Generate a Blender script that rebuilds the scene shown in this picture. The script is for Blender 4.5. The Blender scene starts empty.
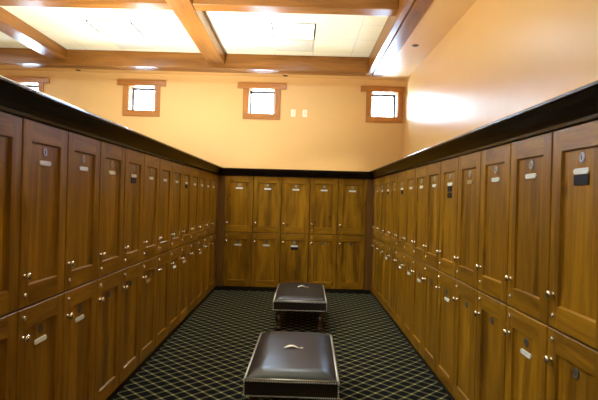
import bpy, bmesh, math, random
from mathutils import Vector, Matrix
random.seed(7)
scene = bpy.context.scene
COL = scene.collection
PI = math.pi

# ------------------------------------------------------------------ dimensions (metres)
EYE = 1.505
WL, WR, YB = -1.311, 1.173, 7.992        # door planes of the three rows
DOOR_W, PITCH = 0.4475, 0.4572
ZB, ZM, ZT = 0.068, 0.945, 1.857         # bottom, seam, top of the lockers
WALL_R, WALL_B, WALL_L, WALL_F = 1.77, 8.57, -6.5, -2.6
SOFFIT, TILE = 3.60, 3.832
YNEAR = 1.60

# ------------------------------------------------------------------ materials
def newmat(name):
    m = bpy.data.materials.new(name); m.use_nodes = True
    nt = m.node_tree
    return m, nt, nt.nodes['Principled BSDF']

def lin(c):
    return tuple(((v/255)/12.92 if v/255 <= .04045 else ((v/255+.055)/1.055)**2.4) for v in c) + (1,)

def plain(name, rgb, rough=.5, metal=0, spec=.5, noise=0.0, nscale=20, bump=0.0, coat=0):
    m, nt, b = newmat(name)
    b.inputs['Base Color'].default_value = (*rgb, 1)
    b.inputs['Roughness'].default_value = rough
    b.inputs['Metallic'].default_value = metal
    b.inputs['Specular IOR Level'].default_value = spec
    b.inputs['Coat Weight'].default_value = coat
    if noise or bump:
        tc = nt.nodes.new('ShaderNodeTexCoord')
        n = nt.nodes.new('ShaderNodeTexNoise'); n.inputs['Scale'].default_value = nscale; n.inputs['Detail'].default_value = 4
        nt.links.new(tc.outputs['Object'], n.inputs['Vector'])
        if noise:
            r = nt.nodes.new('ShaderNodeValToRGB')
            r.color_ramp.elements[0].position = .3; r.color_ramp.elements[1].position = .7
            r.color_ramp.elements[0].color = (*[v*(1-noise) for v in rgb], 1)
            r.color_ramp.elements[1].color = (*[min(1, v*(1+noise)) for v in rgb], 1)
            nt.links.new(n.outputs['Fac'], r.inputs['Fac']); nt.links.new(r.outputs['Color'], b.inputs['Base Color'])
        if bump:
            bp = nt.nodes.new('ShaderNodeBump'); bp.inputs['Strength'].default_value = bump; bp.inputs['Distance'].default_value = .002
            nt.links.new(n.outputs['Fac'], bp.inputs['Height']); nt.links.new(bp.outputs['Normal'], b.inputs['Normal'])
    return m

def wood(name, dark, mid, light, axis='z', rough=.35, spec=.5, boards=0.0, vary=.25, knots=True, freq=9.0):
    """grain running along the axis; every object gets its own piece of the pattern and its own tone"""
    m, nt, b = newmat(name); N = nt.nodes.new; L = nt.links.new
    tc = N('ShaderNodeTexCoord'); oi = N('ShaderNodeObjectInfo')
    off = N('ShaderNodeVectorMath'); off.operation = 'SCALE'; off.inputs[0].default_value = (17.3, 9.1, 23.7); L(oi.outputs['Random'], off.inputs['Scale'])
    add = N('ShaderNodeVectorMath'); add.operation = 'ADD'; L(tc.outputs['Object'], add.inputs[0]); L(off.outputs[0], add.inputs[1])
    mp = N('ShaderNodeMapping'); s = [freq]*3; s['xyz'.index(axis)] = freq*.14; mp.inputs['Scale'].default_value = s
    L(add.outputs[0], mp.inputs['Vector'])
    n1 = N('ShaderNodeTexNoise'); n1.inputs['Scale'].default_value = 1.0; n1.inputs['Detail'].default_value = 5; n1.inputs['Roughness'].default_value = .6; n1.inputs['Distortion'].default_value = 1.1
    L(mp.outputs[0], n1.inputs['Vector'])
    mp2 = N('ShaderNodeMapping'); s2 = [freq*9]*3; s2['xyz'.index(axis)] = freq*.3; mp2.inputs['Scale'].default_value = s2; L(add.outputs[0], mp2.inputs['Vector'])
    n2 = N('ShaderNodeTexNoise'); n2.inputs['Scale'].default_value = 1.0; n2.inputs['Detail'].default_value = 3; L(mp2.outputs[0], n2.inputs['Vector'])
    mx = N('ShaderNodeMath'); mx.operation = 'MULTIPLY_ADD'; mx.inputs[1].default_value = .22; L(n2.outputs['Fac'], mx.inputs[0]); 
    m0 = N('ShaderNodeMath'); m0.operation = 'MULTIPLY'; m0.inputs[1].default_value = .78; L(n1.outputs['Fac'], m0.inputs[0]); L(m0.outputs[0], mx.inputs[2])
    fac = mx.outputs[0]
    if boards:
        sep = N('ShaderNodeSeparateXYZ'); L(tc.outputs['Object'], sep.inputs[0])
        ad = N('ShaderNodeMath'); ad.operation = 'MULTIPLY_ADD'; ad.inputs[1].default_value = 31.0; L(oi.outputs['Random'], ad.inputs[0])
        dv = N('ShaderNodeMath'); dv.operation = 'DIVIDE'; dv.inputs[1].default_value = boards; L(sep.outputs[0], dv.inputs[0])
        L(dv.outputs[0], ad.inputs[2])
        fl = N('ShaderNodeMath'); fl.operation = 'FLOOR'; L(ad.outputs[0], fl.inputs[0])
        wn = N('ShaderNodeTexWhiteNoise'); wn.noise_dimensions = '1D'; L(fl.outputs[0], wn.inputs['W'])
        ma = N('ShaderNodeMath'); ma.operation = 'MULTIPLY_ADD'; ma.inputs[1].default_value = .18; ma.inputs[2].default_value = -.09; L(wn.outputs['Value'], ma.inputs[0])
        a2 = N('ShaderNodeMath'); a2.operation = 'ADD'; L(ma.outputs[0], a2.inputs[0]); L(fac, a2.inputs[1]); fac = a2.outputs[0]
    r = N('ShaderNodeValToRGB'); cr = r.color_ramp
    cr.elements[0].position = .30; cr.elements[0].color = (*dark, 1)
    cr.elements[1].position = .70; cr.elements[1].color = (*light, 1)
    e = cr.elements.new(.5); e.color = (*mid, 1)
    L(fac, r.inputs['Fac'])
    col = r.outputs['Color']
    if knots:
        v = N('ShaderNodeTexVoronoi'); v.inputs['Scale'].default_value = 3.2
        mk = N('ShaderNodeMapping'); sk = [1.3]*3; sk['xyz'.index(axis)] = .75; mk.inputs['Scale'].default_value = sk; L(add.outputs[0], mk.inputs['Vector']); L(mk.outputs[0], v.inputs['Vector'])
        kr = N('ShaderNodeMapRange'); kr.inputs['From Min'].default_value = .03; kr.inputs['From Max'].default_value = .13; kr.inputs['To Min'].default_value = .5; kr.inputs['To Max'].default_value = 1
        L(v.outputs['Distance'], kr.inputs['Value'])
        mm = N('ShaderNodeMix'); mm.data_type = 'RGBA'; mm.blend_type = 'MULTIPLY'; mm.inputs['Factor'].default_value = 1
        L(col, mm.inputs['A']); L(kr.outputs[0], mm.inputs['B']); col = mm.outputs['Result']
    hv = N('ShaderNodeHueSaturation')
    mr = N('ShaderNodeMapRange'); mr.inputs['To Min'].default_value = 1-vary; mr.inputs['To Max'].default_value = 1+vary
    L(oi.outputs['Random'], mr.inputs['Value']); L(mr.outputs[0], hv.inputs['Value']); L(col, hv.inputs['Color'])
    L(hv.outputs[0], b.inputs['Base Color'])
    b.inputs['Roughness'].default_value = rough; b.inputs['Specular IOR Level'].default_value = spec
    bp = N('ShaderNodeBump'); bp.inputs['Strength'].default_value = .12; bp.inputs['Distance'].default_value = .002
    L(n2.outputs['Fac'], bp.inputs['Height']); L(bp.outputs['Normal'], b.inputs['Normal'])
    return m

DK, MD, LT = (.115, .052, .0035), (.26, .125, .006), (.42, .22, .011)
M = {}
M['stile'] = wood('alder_vertical', DK, MD, LT, 'z', .36, .28, vary=.12)
M['rail'] = wood('alder_horizontal', DK, MD, LT, 'x', .38, .28, vary=.12)
M['panel'] = wood('alder_panel', DK, MD, LT, 'z', .36, .28, boards=.11, vary=.14)
M['carcass'] = plain('locker_box_gap_shade', (.008, .004, .002), .8, noise=.3)  # near-black colour stands in for shade in the shallow gaps between doors
M['filler'] = wood('alder_filler', (.10,.043,.009), (.15,.066,.012), (.2,.09,.016), 'z', .38, .5, vary=.05, knots=False)
M['crown'] = wood('espresso_wood', (.007,.004,.003), (.012,.0065,.005), (.018,.010,.007), 'y', .22, .5, vary=.05, knots=False)
M['toe'] = plain('black_base', (.008, .007, .007), .6)
M['beam'] = {}
for ax in 'xy':
    M['beam'][ax] = wood('fir_beam_'+ax, (.11,.038,.006), (.225,.088,.016), (.32,.135,.030), ax, .30, .25, vary=.06, freq=5)
M['casing_v'] = wood('fir_casing_v', (.27,.095,.014), (.37,.14,.024), (.46,.19,.040), 'z', .35, .5, vary=.05, knots=False, freq=6)
M['casing_h'] = wood('fir_casing_h', (.27,.095,.014), (.37,.14,.024), (.46,.19,.040), 'x', .35, .5, vary=.05, knots=False, freq=6)
M['chrome'] = plain('brushed_nickel', (.90, .90, .89), .27, 1)
M['steel'] = plain('polished_shoehorn_steel', (.92, .92, .89), .4, .3)
M['pewter'] = plain('pewter_disc', (.42, .42, .42), .45, .6)
M['dark_disc'] = plain('dark_pewter_disc', (.10, .10, .11), .5, .4)
M['tag'] = plain('white_tag', (.84, .93, 1), .35)
M['brass_tag'] = plain('clear_tag', (.42, .34, .16), .4)
M['black_tag'] = plain('black_tag', (.008, .008, .008), .6, spec=.2)
M['mark'] = plain('engraved_mark', (.05, .045, .04), .5)
M['plate'] = plain('ivory_plate', (.86, .80, .62), .4)
M['plate_dark'] = plain('ivory_toggle', (.74, .66, .48), .4)
M['grille'] = plain('grille_white', (.70, .69, .60), .5)
M['dark'] = plain('fitting_black', (.02, .015, .012), .5)
M['leg'] = wood('turned_leg_wood', (.03,.012,.007), (.052,.021,.011), (.075,.032,.016), 'z', .3, .5, vary=.05, knots=False)
M['leather'] = plain('dark_leather', (.015, .0225, .032), .29, spec=.40, noise=.25, nscale=9, bump=.25)
M['apron'] = plain('black_leather', (.011, .010, .010), .42, noise=.2, nscale=40, bump=.2)
M['nail'] = plain('nickel_nailhead', (.66, .70, .74), .35, .8)
M['jamb_white'] = plain('reveal_wood', (.60, .36, .16), .3)
M['sash'] = plain('sash_dark', (.08, .09, .14), .4)
M['wall'] = plain('yellow_paint', (.68, .415, .15), .33, spec=.5, noise=.015, nscale=3)
M['soffit'] = plain('yellow_soffit_paint', (.68, .415, .15), .42, spec=.5, noise=.015, nscale=3)
M['wall_plain'] = plain('yellow_paint_matte', (.68, .415, .15), .5, noise=.015, nscale=3)

# emitting diffuser
m, nt, b = newmat('lit_diffuser'); b.inputs['Base Color'].default_value = (.8,.8,.8,1)
b.inputs['Emission Color'].default_value = (.86, .94, 1, 1); b.inputs['Emission Strength'].default_value = 22.0
M['diffuser'] = m

# window glass: clear with a faint mirror
m = bpy.data.materials.new('window_glass'); m.use_nodes = True; nt = m.node_tree
nt.nodes.remove(nt.nodes['Principled BSDF'])
mixs = nt.nodes.new('ShaderNodeMixShader'); tr = nt.nodes.new('ShaderNodeBsdfTransparent'); gl = nt.nodes.new('ShaderNodeBsdfGlossy')
gl.inputs['Roughness'].default_value = .02; fr = nt.nodes.new('ShaderNodeFresnel'); fr.inputs['IOR'].default_value = 1.3
nt.links.new(fr.outputs[0], mixs.inputs['Fac']); nt.links.new(tr.outputs[0], mixs.inputs[1]); nt.links.new(gl.outputs[0], mixs.inputs[2])
nt.links.new(mixs.outputs[0], nt.nodes['Material Output'].inputs['Surface'])
M['glass'] = m

# ceiling tiles with a thin grid
def tile_mat():
    m, nt, b = newmat('acoustic_tile'); N = nt.nodes.new; L = nt.links.new
    tc = N('ShaderNodeTexCoord'); sp = N('ShaderNodeSeparateXYZ'); L(tc.outputs['Object'], sp.inputs[0])
    outs = []
    for i, o in ((0, .15), (1, 6.57)):
        a = N('ShaderNodeMath'); a.operation = 'SUBTRACT'; a.inputs[1].default_value = o; L(sp.outputs[i], a.inputs[0])
        d = N('ShaderNodeMath'); d.operation = 'DIVIDE'; d.inputs[1].default_value = .61; L(a.outputs[0], d.inputs[0])
        pp = N('ShaderNodeMath'); pp.operation = 'PINGPONG'; pp.inputs[1].default_value = .5; L(d.outputs[0], pp.inputs[0])
        lt = N('ShaderNodeMath'); lt.operation = 'LESS_THAN'; lt.inputs[1].default_value = .012; L(pp.outputs[0], lt.inputs[0])
        outs.append(lt.outputs[0])
    mxx = N('ShaderNodeMath'); mxx.operation = 'MAXIMUM'; L(outs[0], mxx.inputs[0]); L(outs[1], mxx.inputs[1])
    mc = N('ShaderNodeMix'); mc.data_type = 'RGBA'; mc.inputs['A'].default_value = (.92, .89, .66, 1); mc.inputs['B'].default_value = (.76, .73, .60, 1)
    L(mxx.outputs[0], mc.inputs['Factor']); L(mc.outputs['Result'], b.inputs['Base Color'])
    b.inputs['Roughness'].default_value = .9
    return m
M['tile'] = tile_mat()

# carpet: beige lattice of diagonal lines on near-black, brighter where lines cross
def carpet_mat():
    m, nt, b = newmat('lattice_carpet'); N = nt.nodes.new; L = nt.links.new
    tc = N('ShaderNodeTexCoord')
    rot = N('ShaderNodeMapping'); rot.inputs['Rotation'].default_value = (0, 0, R45); L(tc.outputs['Object'], rot.inputs['Vector'])
    sp = N('ShaderNodeSeparateXYZ'); L(rot.outputs[0], sp.inputs[0])
    ls = []
    for i in (0, 1):
        d = N('ShaderNodeMath'); d.operation = 'DIVIDE'; d.inputs[1].default_value = CELL; L(sp.outputs[i], d.inputs[0])
        pp = N('ShaderNodeMath'); pp.operation = 'PINGPONG'; pp.inputs[1].default_value = .5; L(d.outputs[0], pp.inputs[0])
        mr = N('ShaderNodeMapRange'); mr.interpolation_type = 'SMOOTHSTEP'
        mr.inputs['From Min'].default_value = .06; mr.inputs['From Max'].default_value = .135; mr.inputs['To Min'].default_value = 1; mr.inputs['To Max'].default_value = 0
        L(pp.outputs[0], mr.inputs['Value']); ls.append(mr.outputs[0])
    ad = N('ShaderNodeMath'); ad.operation = 'ADD'; L(ls[0], ad.inputs[0]); L(ls[1], ad.inputs[1])
    r = N('ShaderNodeValToRGB'); cr = r.color_ramp
    cr.elements[0].position = 0; cr.elements[0].color = (.0035, .0042, .0095, 1)
    cr.elements[1].position = 1; cr.elements[1].color = (.50, .50, .225, 1)
    e = cr.elements.new(.5); e.color = (.135, .14, .08, 1)
    hf = N('ShaderNodeMath'); hf.operation = 'MULTIPLY'; hf.inputs[1].default_value = .5; L(ad.outputs[0], hf.inputs[0]); L(hf.outputs[0], r.inputs['Fac'])
    n = N('ShaderNodeTexNoise'); n.inputs['Scale'].default_value = 220; L(tc.outputs['Object'], n.inputs['Vector'])
    mm = N('ShaderNodeMix'); mm.data_type = 'RGBA'; mm.blend_type = 'MULTIPLY'; mm.inputs['Factor'].default_value = .5
    L(r.outputs['Color'], mm.inputs['A']); L(n.outputs['Color'], mm.inputs['B']); L(mm.outputs['Result'], b.inputs['Base Color'])
    b.inputs['Roughness'].default_value = .95; b.inputs['Specular IOR Level'].default_value = .1
    bp = N('ShaderNodeBump'); bp.inputs['Strength'].default_value = .4; bp.inputs['Distance'].default_value = .004
    L(n.outputs['Fac'], bp.inputs['Height']); L(bp.outputs['Normal'], b.inputs['Normal'])
    return m
R45, CELL = PI/4, .100
M['carpet'] = carpet_mat()

# ------------------------------------------------------------------ mesh helpers
def link(name, me, parent=None, loc=(0,0,0), rot=(0,0,0)):
    o = bpy.data.objects.new(name, me); COL.objects.link(o)
    o.location = loc; o.rotation_euler = rot
    if parent: o.parent = parent
    return o

def mesh_of(bm, name, mats, smooth=False):
    bmesh.ops.recalc_face_normals(bm, faces=bm.faces)
    me = bpy.data.meshes.new(name); bm.to_mesh(me); bm.free()
    for mt in (mats if isinstance(mats, (list, tuple)) else [mats]): me.materials.append(mt)
    if smooth:
        for p in me.polygons: p.use_smooth = True
    return me

def box(bm, x0, x1, y0, y1, z0, z1, bev=0, mi=0):
    vs = [bm.verts.new((x, y, z)) for x in (x0, x1) for y in (y0, y1) for z in (z0, z1)]
    q = [(0,1,3,2), (4,6,7,5), (0,4,5,1), (2,3,7,6), (0,2,6,4), (1,5,7,3)]
    fs = [bm.faces.new([vs[i] for i in f]) for f in q]
    for f in fs: f.material_index = mi
    if bev:
        es = set(e for f in fs for e in f.edges)
        r = bmesh.ops.bevel(bm, geom=list(es), offset=bev, segments=2, affect='EDGES', profile=.5)
        for f in r['faces']: f.material_index = mi
    return fs

def boxmesh(name, dims, mat, bev=0):
    bm = bmesh.new(); box(bm, *dims, bev=bev); return mesh_of(bm, name, mat)

def lathe(bm, prof, seg=20, mtx=None):
    """prof: list of (radius, z)"""
    rings = []
    for r, z in prof:
        if r < 1e-6: rings.append([bm.verts.new((0, 0, z))])
        else: rings.append([bm.verts.new((r*math.cos(2*PI*k/seg), r*math.sin(2*PI*k/seg), z)) for k in range(seg)])
    for a, b in zip(rings, rings[1:]):
        for k in range(seg):
            k2 = (k+1) % seg
            if len(a) == 1 and len(b) == 1: continue
            if len(a) == 1: bm.faces.new((a[0], b[k], b[k2]))
            elif len(b) == 1: bm.faces.new((a[k], a[k2], b[0]))
            else: bm.faces.new((a[k], a[k2], b[k2], b[k]))
    if mtx is not None:
        bmesh.ops.transform(bm, matrix=mtx, verts=[v for r in rings for v in r])

TOWARD = Matrix.Rotation(PI/2, 4, 'X')      # local +z -> -y (out of a door front)

def tag(o, label, cat, group=None, kind=None):
    o['label'] = label; o['category'] = cat
    if group: o['group'] = group
    if kind: o['kind'] = kind
    return o

def struct(name, me, label, cat, loc=(0,0,0), rot=(0,0,0)):
    return tag(link(name, me, None, loc, rot), label, cat, None, 'structure')

# ------------------------------------------------------------------ lockers
STILE, RAIL = .078, .100
def door_mesh(H, name):
    bm = bmesh.new(); W = DOOR_W; b = .003; T = .020; c = .007; d = .012
    V = lambda x, y, z: bm.verts.new((x, y, z))
    o = [V(b, 0, b), V(W-b, 0, b), V(W-b, 0, H-b), V(b, 0, H-b)]
    e = [V(0, b, 0), V(W, b, 0), V(W, b, H), V(0, b, H)]
    k = [V(0, T, 0), V(W, T, 0), V(W, T, H), V(0, T, H)]
    for i in range(4):
        j = (i+1) % 4
        for fa in ((o[i], o[j], e[j], e[i]), (e[i], e[j], k[j], k[i])):
            f = bm.faces.new(fa); f.material_index = 1 if i in (0, 2) else 0
    bm.faces.new(k)
    x0, x1, z0, z1 = STILE, W-STILE, RAIL, H-RAIL
    p = [V(x0, 0, z0), V(x1, 0, z0), V(x1, 0, z1), V(x0, 0, z1)]
    bl, br, tr_, tl = V(x0, 0, b), V(x1, 0, b), V(x1, 0, H-b), V(x0, 0, H-b)
    def F(vs, mi): f = bm.faces.new(vs); f.material_index = mi
    F((o[0], bl, p[0], p[3], tl, o[3]), 0)
    F((br, o[1], o[2], tr_, p[2], p[1]), 0)
    F((bl, br, p[1], p[0]), 1); F((p[3], p[2], tr_, tl), 1)
    q = [V(x0+c, d, z0+c), V(x1-c, d, z0+c), V(x1-c, d, z1-c), V(x0+c, d, z1-c)]
    for i in range(4):
        j = (i+1) % 4; F((p[i], p[j], q[j], q[i]), 1 if i in (0, 2) else 0)
    F(q, 2)
    return mesh_of(bm, name, [M['stile'], M['rail'], M['panel']])

HU, HL = ZT-ZM-.009, ZM-ZB-.009
ME = {'upper_door': door_mesh(HU, 'upper_door'), 'lower_door': door_mesh(HL, 'lower_door')}
ME['upper_box'] = boxmesh('upper_box', (0, PITCH, .0201, .565, 0, ZT-ZM), M['carcass'])
ME['lower_box'] = boxmesh('lower_box', (0, PITCH, .0201, .565, 0, ZM-ZB), M['carcass'])
bm = bmesh.new()
lathe(bm, [(0, 0), (.012, 0), (.011, .003), (.0085, .005), (.0085, .010), (.0105, .014), (.016, .017), (.0185, .022), (.0165, .027), (.009, .030), (0, .031)], 20, TOWARD)
ME['knob'] = mesh_of(bm, 'knob', M['chrome'], True)
bm = bmesh.new()
lathe(bm, [(0, 0), (.0115, 0), (.0115, .005), (.010, .0075), (.0045, .0075), (.004, .005), (0, .005)], 18, TOWARD)
ME['lock'] = mesh_of(bm, 'lock', M['chrome'], False)
def disc_mesh(name, body):
    bm = bmesh.new()
    lathe(bm, [(0, 0), (.023, 0), (.023, .0025), (.021, .004), (.017, .004), (.016, .0028), (0, .0028)], 24, TOWARD)
    for f in bm.faces: f.material_index = 0
    n0 = len(bm.faces)
    bm.faces.ensure_lookup_table()
    fs = box(bm, -.0035, .0035, -.0036, -.002, -.009, .009, mi=1)
    return mesh_of(bm, name, [body, M['mark']])
ME['disc'] = disc_mesh('number_disc', M['pewter']); ME['disc_dark'] = disc_mesh('number_disc_dark', M['dark_disc'])
def pill(name, w, h, t, mat):
    bm = bmesh.new(); r = h*.42; pts = []
    for cx, cz, a0 in ((w/2-r, h/2-r, 0), (-w/2+r, h/2-r, PI/2), (-w/2+r, -h/2+r, PI), (w/2-r, -h/2+r, 1.5*PI)):
        for k in range(5): a = a0+k*PI/8; pts.append((cx+r*math.cos(a), cz+r*math.sin(a)))
    f0 = [bm.verts.new((x, 0, z)) for x, z in pts]; f1 = [bm.verts.new((x, -t*.6, z)) for x, z in pts]
    f2 = [bm.verts.new((x*.975, -t, z*.9)) for x, z in pts]
    n = len(pts)
    for a, b in ((f0, f1), (f1, f2)):
        for k in range(n): bm.faces.new((a[k], a[(k+1) % n], b[(k+1) % n], b[k]))
    bm.faces.new(f2); bm.faces.new(f0)
    return mesh_of(bm, name, mat)
ME['tag'] = pill('name_tag', .115, .026, .006, M['tag'])
ME['tag_faint'] = pill('name_tag_faint', .105, .026, .006, M['brass_tag'])
ME['strip'] = boxmesh('black_strip', (-.056, .056, -.004, 0, -.022, .022), M['black_tag'], .0015)
ME['strip_small'] = boxmesh('black_strip_small', (-.042, .042, -.004, 0, -.018, .018), M['black_tag'], .0015)

ORD = ['', 'first', 'second', 'third', 'fourth', 'fifth', 'sixth', 'seventh', 'eighth', 'ninth', 'tenth', 'eleventh', 'twelfth', 'thirteenth']
LOOK = {'w': 'white tag', 'wb': 'white tag over black strip', 'wbb': 'white tag over two black strips', 'f': 'faint tag', 'fb': 'faint tag and black strip',
        'ws': 'white tag, small black strip', '': 'bare number disc', 'n': 'bare number disc'}
DISC_PROTO = {}
def locker(tier, loc, rz, tags, label, group, pale=False):
    """one locker: box + door; the door carries knob, lock, number disc, tag and strips"""
    up = tier == 'upper'
    H = HU if up else HL
    r = bpy.data.objects.new('locker', None); COL.objects.link(r); r.location = loc; r.rotation_euler = (0, 0, rz)
    r.empty_display_size = .1
    tag(r, label, 'locker', group)
    link('locker_box', ME['upper_box' if up else 'lower_box'], r)
    d = link('door', ME['upper_door' if up else 'lower_door'], r, ((PITCH-DOOR_W)/2, 0, .0045))
    kx = .040
    if up:
        link('knob', ME['knob'], d, (kx, 0, .150)); link('lock', ME['lock'], d, (kx+.004, 0, .055))
    else:
        link('knob', ME['knob'], d, (kx, 0, H-.140)); link('lock', ME['lock'], d, (kx+.004, 0, H-.045))
    zt = H-RAIL
    disc = link('number_disc', ME['disc' if (pale or (up and tags != 'n')) else 'disc_dark'], d, (DOOR_W/2, .012, zt-.040))
    z = zt-.098
    if tags and tags[0] in 'wf':
        t = link('name_tag', ME['tag' if tags[0] == 'w' else 'tag_faint'], d, (DOOR_W/2, .012, z)); z -= .037
        for ch in tags[1:]:
            s = link('black_strip', ME['strip_small' if ch == 's' else 'strip'], d, (DOOR_W/2, .012, z)); z -= .050
    return r

# (tags of each door, counted from the back corner)
left_up = ['w']*13; left_up[4] = 'wb'; left_up[8] = 'wb'
#  M  L  K   J  I   H   G  F   E  D  C   B   A
left_lo = ['', '', 'w', '', 'w', 'w', '', 'f', '', '', 'w', 'w', '']
right_up = ['w', 'w', 'ws', 'f', 'wb', 'w', 'w', 'w', 'wbb', 'f', 'w', 'w', 'wb']
right_lo = ['', '', 'w', '', 'w', 'w', 'w', '', 'w', '', '', 'w', '']
back_up = ['w']*5; back_lo = ['w', 'w', 'wb', '', '']
LOOK_LO = dict(LOOK)
yl0, yr0 = YB-.1725, YB-.187
for i in range(13):
    n = ORD[i+1]
    for tier, z, tl, tr in (('upper', ZM, left_up, right_up), ('lower', ZB, left_lo, right_lo)):
        locker(tier, (WL, yl0-(i+1)*PITCH, z), PI/2, tl[i], f'{tier} locker, {LOOK[tl[i]]}, {n} from back corner, left row', f'{tier} lockers of the left row')
        locker(tier, (WR, yr0-i*PITCH, z), -PI/2, tr[i], f'{tier} locker, {LOOK[tr[i]]}, {n} from back corner, right row', f'{tier} lockers of the right row')
XB0 = -1.2089
pos = ['at the left end', 'second from the left', 'in the middle', 'second from the right', 'at the right end']
for i in range(5):
    for tier, z, tl in (('upper', ZM, back_up), ('lower', ZB, back_lo)):
        pale = i == 2
        locker(tier, (XB0+i*PITCH, YB, z), 0, tl[i], f'{tier} locker, {"shiny disc, " if pale else ""}{LOOK[tl[i]]}, {pos[i]} of the back row', f'{tier} lockers of the back row', pale)

# ------------------------------------------------------------------ locker surrounds (fixed trim)
yl_end, yr_end = yl0-13*PITCH, yr0-13*PITCH
def trimbox(name, dims, mat, label, bev=.002):
    return struct(name, boxmesh(name, dims, mat, bev), label, 'trim')
trimbox('trim_1', (WL-.55, WL, yl0+.001, YB+.02, ZB, ZT), M['filler'], 'brown filler panel closing the back corner of the left locker row')
trimbox('trim_2', (WR, WR+.55, yr0+.001, YB+.02, ZB, ZT), M['filler'], 'brown filler panel closing the back corner of the right locker row')
trimbox('trim_3', (WL+.0005, XB0-.001, YB+.001, YB+.02, ZB, ZT), M['filler'], 'narrow brown filler panel at the left end of the back lockers')
trimbox('trim_4', (XB0+5*PITCH+.001, WR-.0005, YB+.001, YB+.02, ZB, ZT), M['filler'], 'narrow brown filler panel at the right end of the back lockers')
trimbox('trim_5', (WL-.565, WL, YNEAR, yl_end-.001, ZB, ZT), M['filler'], 'brown end panel of the left locker row')
trimbox('trim_6', (WR, WR+.565, YNEAR, yr_end-.001, ZB, ZT), M['filler'], 'brown end panel of the right locker row')
trimbox('baseboard_left', (WL-.565, WL-.028, YNEAR, YB+.03, 0, ZB), M['toe'], 'black recessed toe base under the left lockers')
trimbox('baseboard_right', (WR+.028, WR+.565, YNEAR, YB+.03, 0, ZB), M['toe'], 'black recessed toe base under the right lockers')
trimbox('baseboard_back', (WL-.027, WR+.027, YB+.031, YB+.565, 0, ZB), M['toe'], 'black recessed toe base under the back lockers')

PROF = [(-.02, ZT), (.012, ZT), (.014, ZT+.016), (.022, ZT+.019), (.034, ZT+.040), (.062, ZT+.072), (.084, ZT+.091), (.088, ZT+.098), (.098, ZT+.099), (.098, ZT+.108), (.086, ZT+.117), (-.02, ZT+.117)]
def crown(name, fn0, fn1, label, mat):
    bm = bmesh.new()
    a = [bm.verts.new(fn0(o, z)) for o, z in PROF]; b = [bm.verts.new(fn1(o, z)) for o, z in PROF]; n = len(PROF)
    for k in range(n): bm.faces.new((a[k], a[(k+1) % n], b[(k+1) % n], b[k]))
    bm.faces.new(a); bm.faces.new(b)
    return struct(name, mesh_of(bm, name, mat), label, 'moulding')
crown('trim_7', lambda o, z: (WL+o, YNEAR, z), lambda o, z: (WL+o, YB-o, z), 'dark espresso crown moulding above the left lockers', M['crown'])
crown('trim_8', lambda o, z: (WR-o, YNEAR, z), lambda o, z: (WR-o, YB-o, z), 'dark espresso crown moulding above the right lockers', M['crown'])
crown('trim_9', lambda o, z: (WL+o, YB-o, z), lambda o, z: (WR-o, YB-o, z), 'dark espresso crown moulding above the back lockers', M['crown'])

# ------------------------------------------------------------------ room shell
struct('floor', boxmesh('floor', (WALL_L, WALL_R, WALL_F, WALL_B, -.05, 0), M['carpet']), 'dark carpet with a beige diamond lattice', 'floor')
struct('ceiling', boxmesh('ceiling', (WALL_L, WALL_R, WALL_F, WALL_B, TILE, TILE+.05), M['tile']), 'cream acoustic tile ceiling above the beams', 'ceiling')
struct('wall_right', boxmesh('wall_right', (WALL_R, WALL_R+.12, WALL_F, WALL_B+.3, 0, TILE+.05), M['wall']), 'yellow painted side wall above the right lockers', 'wall')
struct('wall_left', boxmesh('wall_left', (WALL_L-.12, WALL_L, WALL_F, WALL_B+.3, 0, TILE+.05), M['wall_plain']), 'yellow painted wall far beyond the left lockers', 'wall')
struct('wall_front', boxmesh('wall_front', (WALL_L, WALL_R, WALL_F-.12, WALL_F, 0, TILE+.05), M['wall_plain']), 'yellow painted wall facing the windows', 'wall')
WX = [-4.79, -2.777, -.703, 1.42]                       # window centres
OP = .226; WZ0, WZ1 = EYE+1.455, EYE+1.885
TH = .30
def wall_back():
    bm = bmesh.new()
    xs = [WALL_L] + [v for x in WX for v in (x-OP, x+OP)] + [WALL_R]
    for i in range(len(xs)-1):
        if i % 2 == 0: box(bm, xs[i], xs[i+1], WALL_B, WALL_B+TH, 0, TILE+.05)
        else:
            box(bm, xs[i], xs[i+1], WALL_B, WALL_B+TH, 0, WZ0); box(bm, xs[i], xs[i+1], WALL_B, WALL_B+TH, WZ1, TILE+.05)
    return mesh_of(bm, 'wall_back', M['wall_plain'])
struct('wall_back', wall_back(), 'yellow painted back wall with four small high windows', 'wall')
# dropped yellow soffit along the side and back walls
trimbox('soffit_ceiling', (1.20, WALL_R, WALL_F, WALL_B, SOFFIT, SOFFIT+.06), M['soffit'], 'yellow painted ceiling strip along the side wall', 0)
trimbox('soffit_ceiling', (WALL_L, 1.1995, 8.20, WALL_B, SOFFIT, SOFFIT+.06), M['soffit'], 'yellow painted ceiling strip above the windows', 0)

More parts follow.
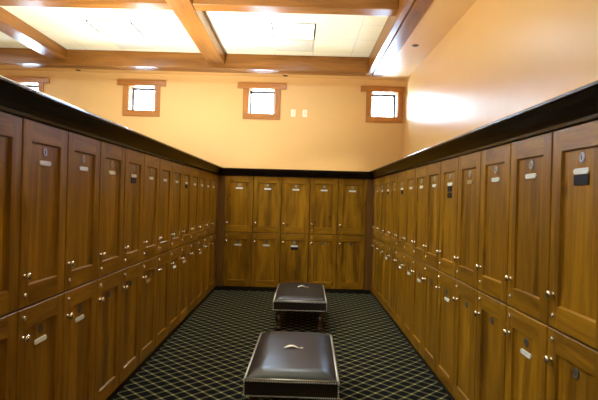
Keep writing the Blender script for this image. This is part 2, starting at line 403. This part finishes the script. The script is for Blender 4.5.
# ------------------------------------------------------------------ windows
WN = ['mostly hidden behind the left crown moulding', 'left of the middle window', 'beside the two wall plates', 'against the right corner']
for i, x in enumerate(WX):
    r = bpy.data.objects.new(f'window_{i+1}', None); COL.objects.link(r); r.location = (x, WALL_B, (WZ0+WZ1)/2)
    tag(r, f'small square window with wood casing, {WN[i]}', 'window', None, 'structure')
    h = (WZ1-WZ0)/2; J = .094; half = OP+J
    rend = min(OP+J+.10, WALL_R-x-.004)
    link('jamb', boxmesh('jamb', (-half, -OP-.004, -.028, -.0005, -h-.001, h), M['casing_v'], .004), r)
    link('jamb', boxmesh('jamb', (OP+.004, half, -.028, -.0005, -h-.001, h), M['casing_v'], .004), r)
    link('lintel', boxmesh('lintel', (-half-.10, rend, -.042, -.0005, h, h+.090), M['casing_h'], .004), r)
    link('sill', boxmesh('sill', (-half, half, -.032, -.0005, -h-J, -h-.001), M['casing_h'], .004), r)
    bm = bmesh.new(); t = .012                                       # lining of the deep opening
    box(bm, -OP, -OP+t, 0, TH, -h, h); box(bm, OP-t, OP, 0, TH, -h, h); box(bm, -OP+t, OP-t, 0, TH, h-t, h); box(bm, -OP+t, OP-t, 0, TH, -h, -h+t)
    link('lining', mesh_of(bm, 'lining', M['jamb_white']), r)
    bm = bmesh.new(); a = OP-t; c = h-t; s = .030
    box(bm, -a, -a+s, .17, .21, -c, c); box(bm, a-s, a, .17, .21, -c, c); box(bm, -a+s, a-s, .17, .21, c-s, c); box(bm, -a+s, a-s, .17, .21, -c, -c+s)
    sash = link('sash', mesh_of(bm, 'sash', M['sash']), r)
    link('pane', boxmesh('pane', (-a+s, a-s, .186, .192, -c+s, c-s), M['glass']), sash)

# ------------------------------------------------------------------ beams
BZ = SOFFIT+.006; IZ = EYE+2.15
def beam(dims, ax, label, groove=None):
    bm = bmesh.new(); x0, x1, y0, y1, z0, z1 = dims
    if groove is None: box(bm, *dims, bev=.006)
    elif ax == 'y':
        box(bm, x0, groove-.010, y0, y1, z0, z1, bev=.003); box(bm, groove+.010, x1, y0, y1, z0, z1, bev=.003); box(bm, groove-.012, groove+.012, y0, y1, z0+.07, z1)
    else:
        box(bm, x0, x1, y0, groove-.010, z0, z1, bev=.003); box(bm, x0, x1, groove+.010, y1, z0, z1, bev=.003); box(bm, x0, x1, groove-.012, groove+.012, z0+.07, z1)
    return struct('ceiling_beam', mesh_of(bm, 'ceiling_beam', M['beam'][ax]), label, 'beam')
TB = TILE-.001
beam((1.053, 1.325, WALL_F, 8.30, SOFFIT-.014, TB), 'y', 'glossy wooden beam running along the side wall', 1.138)
beam((WALL_L, 1.052, 8.035, 8.30, SOFFIT-.014, TB), 'x', 'wooden beam running above the row of windows', 8.14)
beam((-1.54, -1.27, WALL_F, 8.034, IZ, TB), 'y', 'wooden ceiling beam running lengthwise over the left lockers')
beam((-4.09, -3.83, WALL_F, 8.034, IZ, TB), 'y', 'wooden ceiling beam running lengthwise nearest the half-hidden window')
segs = [(-1.269, 1.0525, 'between the side-wall beam and the next'), (-3.829, -1.541, 'over the square light with the round speaker'), (WALL_L, -4.091, 'beyond the last lengthwise beam')]
for a, b_, t in segs:
    beam((a, b_, 5.58, 5.79, IZ+.012, TB), 'x', f'wooden cross beam at the top of the view, {t}')
for a, b_, t in segs:
    beam((a, b_, 2.85, 3.05, IZ+.012, TB), 'x', f'wooden cross beam overhead behind the view, {t}')

# ------------------------------------------------------------------ ceiling fittings
def ceiling_light(x0, x1, y0, y1, label):
    r = bpy.data.objects.new('ceiling_light', None); COL.objects.link(r); r.location = ((x0+x1)/2, (y0+y1)/2, TILE)
    tag(r, label, 'ceiling light', 'square ceiling lights')
    w, d = (x1-x0)/2, (y1-y0)/2; t = .024
    bm = bmesh.new()
    box(bm, -w, -w+t, -d, d, -.012, -.0005); box(bm, w-t, w, -d, d, -.012, -.0005)
    box(bm, -w+t, w-t, -d, -d+.006, -.012, -.0005); box(bm, -w+t, w-t, d-.006, d, -.012, -.0005)
    link('frame', mesh_of(bm, 'light_frame', M['dark']), r)
    link('diffuser', boxmesh('diffuser', (-w+t, w-t, -d+.006, d-.006, -.006, -.0006), M['diffuser']), r)
ceiling_light(-.44, .152, 6.57, 7.17, 'square flush ceiling light in the bay over the benches')
ceiling_light(-2.94, -2.34, 6.66, 7.26, 'square flush ceiling light in the bay with the round speaker')
ceiling_light(-2.94, -2.34, 4.10, 4.70, 'added unseen square ceiling light one bay before the round speaker')  # unseen light, added to brighten the right locker row more than the left
ceiling_light(-2.94, -2.34, 1.55, 2.15, 'added unseen square ceiling light two bays before the round speaker')  # added out of view for the same lift on the right row
ceiling_light(-5.50, -4.90, 6.66, 7.26, 'added unseen square ceiling light in the bay of the half-hidden window')  # added beyond the view to light the right lockers over the left row
ceiling_light(-5.50, -4.90, 4.10, 4.70, 'added unseen square ceiling light beyond the second lengthwise beam')  # another unseen light added far left, aimed at the right lockers' brightness
def vent(x, y, label):
    r = bpy.data.objects.new('ceiling_vent', None); COL.objects.link(r); r.location = (x, y, TILE)
    tag(r, label, 'vent', 'ceiling vents')
    w = .285; bm = bmesh.new()
    box(bm, -w, -w+.03, -w, w, -.012, -.0005); box(bm, w-.03, w, -w, w, -.012, -.0005); box(bm, -w+.03, w-.03, -w, -w+.03, -.012, -.0005); box(bm, -w+.03, w-.03, w-.03, w, -.012, -.0005)
    link('frame', mesh_of(bm, 'vent_frame', M['grille']), r)
    bm = bmesh.new()
    for k in range(14): box(bm, -w+.031, w-.031, -w+.045+k*.036, -w+.067+k*.036, -.010, -.0005)
    link('louvre', mesh_of(bm, 'vent_louvre', M['grille']), r)
vent(-.145, 7.50, 'pale square air grille just beyond the light over the benches')
vent(-2.64, 7.59, 'pale square air grille just beyond the light near the round speaker')
r = bpy.data.objects.new('ceiling_speaker', None); COL.objects.link(r); r.location = (-2.00, 6.95, TILE)
tag(r, 'round cream flush speaker in the tiled ceiling', 'speaker')
bm = bmesh.new(); lathe(bm, [(.098, -.0005), (.115, -.0005), (.115, -.008), (.108, -.014), (.098, -.012), (.098, -.0005)], 28)
link('rim', mesh_of(bm, 'speaker_rim', M['grille'], True), r)
bm = bmesh.new(); lathe(bm, [(0, -.011), (.097, -.009), (.097, -.0005), (0, -.0005)], 28)
link('grille', mesh_of(bm, 'speaker_grille', M['grille'], False), r)
for x, y, t in ((1.49, 6.63, 'in the yellow ceiling strip over the right lockers'), (-.30, 8.44, 'above the window beside the wall plates'), (-3.83, 8.44, 'in the yellow strip between two far windows')):
    r = bpy.data.objects.new('recessed_downlight', None); COL.objects.link(r); r.location = (x, y, SOFFIT)
    tag(r, f'small dark round unlit ceiling fitting {t}', 'ceiling fitting', 'dark round ceiling fittings')
    bm = bmesh.new(); lathe(bm, [(.036, -.0005), (.046, -.0005), (.045, -.006), (.036, -.008), (.036, -.0005)], 24); link('rim', mesh_of(bm, 'fitting_rim', M['leg'], True), r)
    bm = bmesh.new(); lathe(bm, [(0, -.0045), (.012, -.012), (.020, -.004), (.0355, -.004), (.0355, -.0005), (0, -.0005)], 24); link('baffle', mesh_of(bm, 'fitting_baffle', M['dark'], True), r)
# wall plates
for k, (x, t) in enumerate(((-.152, 'nearer the window'), (.05, 'farther from the window'))):
    r = bpy.data.objects.new('wall_plate', None); COL.objects.link(r); r.location = (x, WALL_B, EYE+1.483)
    tag(r, f'small ivory wall plate under the ceiling, the one {t}', 'wall plate', 'ivory wall plates')
    link('cover', boxmesh('cover', (-.04, .04, -.008, -.0005, -.062, .062), M['plate'], .003), r)
    link('socket', boxmesh('socket', (-.017, .017, -.011, -.008, -.033, .033), M['plate_dark'], .002), r)

# ------------------------------------------------------------------ benches
def bench(loc, rz, D, label):
    W = .608; zt, zb = .348, .236
    r = bpy.data.objects.new('bench', None); COL.objects.link(r); r.location = loc; r.rotation_euler = (0, 0, rz)
    tag(r, label, 'bench', 'leather benches in the aisle')
    link('apron', boxmesh('apron', (-W/2, W/2, -D/2, D/2, zb, zt), M['apron'], .008), r)
    # domed cushion
    bm = bmesh.new(); nx, ny = 28, 44; g = []
    for j in range(ny+1):
        row = []
        for i in range(nx+1):
            u = -1+2*i/nx; v = -1+2*j/ny
            u = math.copysign(1-(1-abs(u))**1.25, u); v = math.copysign(1-(1-abs(v))**1.25, v)
            x = u*(W/2-.008); y = v*(D/2-.008)
            ex = min(1, (W/2-.008-abs(x))/.12); ey = min(1, (D/2-.008-abs(y))/.12)
            sx = math.sin(ex*PI/2)**.75; sy = math.sin(ey*PI/2)**.75
            z = zt-.004+.010*min(1, ex*25, ey*25)+ .036*sx*sy + .008*(1-u*u)*(1-v*v)
            row.append(bm.verts.new((x, y, z)))
        g.append(row)
    for j in range(ny):
        for i in range(nx): bm.faces.new((g[j][i], g[j][i+1], g[j+1][i+1], g[j+1][i]))
    bnd = [e for e in bm.edges if e.is_boundary]
    ret = bmesh.ops.extrude_edge_only(bm, edges=bnd)
    for v in [q for q in ret['geom'] if isinstance(q, bmesh.types.BMVert)]: v.co.z = zt-.006
    link('cushion', mesh_of(bm, 'cushion', M['leather'], True), r)
    # rows of nailheads round the rim, the corners and the lower edge
    bm = bmesh.new()
    def nail(p, d):
        mt = Matrix.Translation(p) @ d.to_track_quat('Z', 'Y').to_matrix().to_4x4()
        lathe(bm, [(.0058, -.001), (.005, .0025), (.0025, .0045), (0, .005)], 7, mt)
    def run(a, b, d):
        a, b = Vector(a), Vector(b); n = max(1, int((b-a).length/.0145))
        for k in range(n+1): nail(a.lerp(b, k/n), Vector(d))
    X, Y = W/2, D/2
    for s in (-1, 1):
        run((-X+.008, s*Y, zt-.009), (X-.008, s*Y, zt-.009), (0, s, .6)); run((-X+.008, s*Y, zb+.008), (X-.008, s*Y, zb+.008), (0, s, 0))
        run((s*X, -Y+.008, zt-.009), (s*X, Y-.008, zt-.009), (s, 0, .6)); run((s*X, -Y+.008, zb+.008), (s*X, Y-.008, zb+.008), (s, 0, 0))
        for q in (-1, 1): run((s*(X-.003), q*(Y-.003), zb+.016), (s*(X-.003), q*(Y-.003), zt-.02), (s, q, 0))
    link('nailhead_trim', mesh_of(bm, 'nailhead_trim', M['nail'], True), r)
    # welt along the cushion edge
    bm = bmesh.new()
    w2, d2 = X-.007, Y-.007
    for (a, b) in (((-w2, -d2), (w2, -d2)), ((w2, -d2), (w2, d2)), ((w2, d2), (-w2, d2)), ((-w2, d2), (-w2, -d2))):
        A, B = Vector((*a, zt+.002)), Vector((*b, zt+.002)); L_ = (B-A).length
        mt = Matrix.Translation(A) @ (B-A).to_track_quat('Z', 'Y').to_matrix().to_4x4()
        lathe(bm, [(0, 0), (.0055, 0), (.0055, L_), (0, L_)], 10, mt)
    link('welt', mesh_of(bm, 'welt', M['nail'], True), r)
    prof = [(0, 0), (.024, 0), (.030, .010), (.033, .026), (.029, .040), (.020, .050), (.018, .058), (.027, .066), (.029, .074), (.021, .082), (.020, .092), (.034, .112), (.038, .135), (.034, .155), (.022, .172), (.021, .180), (.031, .190), (.031, .198), (.024, .206), (.030, .212), (.030, .2355), (0, .2355)]
    prof = [(a*1.22, b_) for a, b_ in prof]
    bm = bmesh.new(); lathe(bm, prof, 20); me = mesh_of(bm, 'bench_leg', M['leg'], True)
    for s in (-1, 1):
        for q in (-1, 1): link('leg', me, r, (s*(X-.065), q*(Y-.065), 0))
    return r
bench((-.012, 3.70, 0), -.02, 1.10, 'dark leather bench with nailhead trim, the one farther from the back lockers')
bench((.041, 6.155, 0), -.012, 1.10, 'dark leather bench on turned legs, closer to the back lockers')

def shoehorn(loc, L_, label, rz=0):
    r = bpy.data.objects.new('shoehorn', None); COL.objects.link(r); r.location = loc; r.rotation_euler = (0, 0, rz)
    tag(r, label, 'shoehorn', 'shoehorns on the benches')
    bm = bmesh.new(); n = 20; rows = []
    for k in range(n+1):
        t = k/n; x = (-.5+.86*t)*L_
        w = .026*(math.sin(min(1, (t*.86+.02)/.30)*PI/2))*(1-.58*max(0, (t-.30)/.70)**.8)
        z = .004+.025*math.sin(PI*min(1, t/.92))**.9
        row = []
        for j in range(7):
            s = -1+j/3; row.append((x, s*w, z-.006*s*s*(w/.022)))
        rows.append(row)
    top = [[bm.verts.new(p) for p in row] for row in rows]; bot = [[bm.verts.new((p[0], p[1], p[2]-.0025)) for p in row] for row in rows]
    for k in range(n):
        for j in range(6):
            bm.faces.new((top[k][j], top[k][j+1], top[k+1][j+1], top[k+1][j])); bm.faces.new((bot[k][j], bot[k+1][j], bot[k+1][j+1], bot[k][j+1]))
        for j in (0, 6): bm.faces.new((top[k][j], top[k+1][j], bot[k+1][j], bot[k][j]))
    for k in (0, n):
        for j in range(6): bm.faces.new((top[k][j], top[k][j+1], bot[k][j+1], bot[k][j]))
    link('blade', mesh_of(bm, 'blade', M['steel'], True), r)
    bm = bmesh.new(); R_, rr, ns = .0105, .005, 20          # hanging ring at the narrow end
    vs = [[bm.verts.new(((R_+rr*math.cos(b))*math.cos(a)+.395*L_, (R_+rr*math.cos(b))*math.sin(a), .0045+rr*math.sin(b))) for b in [2*PI*q/8 for q in range(8)]] for a in [2*PI*q/ns for q in range(ns)]]
    for a in range(ns):
        for b in range(8): bm.faces.new((vs[a][b], vs[(a+1) % ns][b], vs[(a+1) % ns][(b+1) % 8], vs[a][(b+1) % 8]))
    link('ring', mesh_of(bm, 'ring', M['steel'], True), r)
shoehorn((-.017, 3.69, .3905), .15, 'silver shoehorn lying on the closer leather bench', .03)
shoehorn((.071, 6.25, .3905), .145, 'silver shoehorn lying on the bench by the back lockers', .03)

# ------------------------------------------------------------------ light
def area(name, loc, sx, sy, power, color, rot=(0,0,0), spread=PI):
    l = bpy.data.lights.new(name, 'AREA'); l.shape = 'RECTANGLE'; l.size = sx; l.size_y = sy; l.energy = power; l.color = color; l.spread = spread
    o = bpy.data.objects.new(name, l); COL.objects.link(o); o.location = loc; o.rotation_euler = rot
    return o
WARM = (1, .965, .87)
# uplight strips lying on top of the lockers behind the crown moulding
area('uplight_strip', (WL-.36, 4.25, ZT+.03), .30, 5.5, 330, WARM, (PI, 0, 0))
area('uplight_strip', (WR+.28, 4.75, ZT+.03), .16, 6.0, 5, WARM, (PI, 0, 0))
area('uplight_strip', (-.07, YB+.30, ZT+.03), 2.2, .16, 5, WARM, (PI, 0, 0))
w = bpy.data.worlds.new('World'); scene.world = w; w.use_nodes = True
bg = w.node_tree.nodes['Background']; bg.inputs['Color'].default_value = (.52, .74, 1, 1); bg.inputs['Strength'].default_value = 85

# ------------------------------------------------------------------ camera
cam = bpy.data.cameras.new('Camera'); cam.sensor_fit = 'HORIZONTAL'; cam.sensor_width = 36; cam.lens = 495.8/598*36
cam.clip_start = .02
co = bpy.data.objects.new('Camera', cam); COL.objects.link(co)
pitch, roll, yaw = -.0018, .0268, -.0014
co.matrix_world = Matrix.Translation((0, 0, EYE)) @ Matrix.Rotation(-yaw, 4, 'Z') @ Matrix.Rotation(PI/2+pitch, 4, 'X') @ Matrix.Rotation(roll, 4, 'Z')
scene.camera = co
scene.view_settings.view_transform = 'Standard'; scene.view_settings.look = 'None'
scene.view_settings.exposure = .22; scene.view_settings.gamma = 1; scene.view_settings.use_curve_mapping = False
scene.cycles.max_bounces = 10; scene.cycles.diffuse_bounces = 6
scene.cycles.sample_clamp_indirect = 8
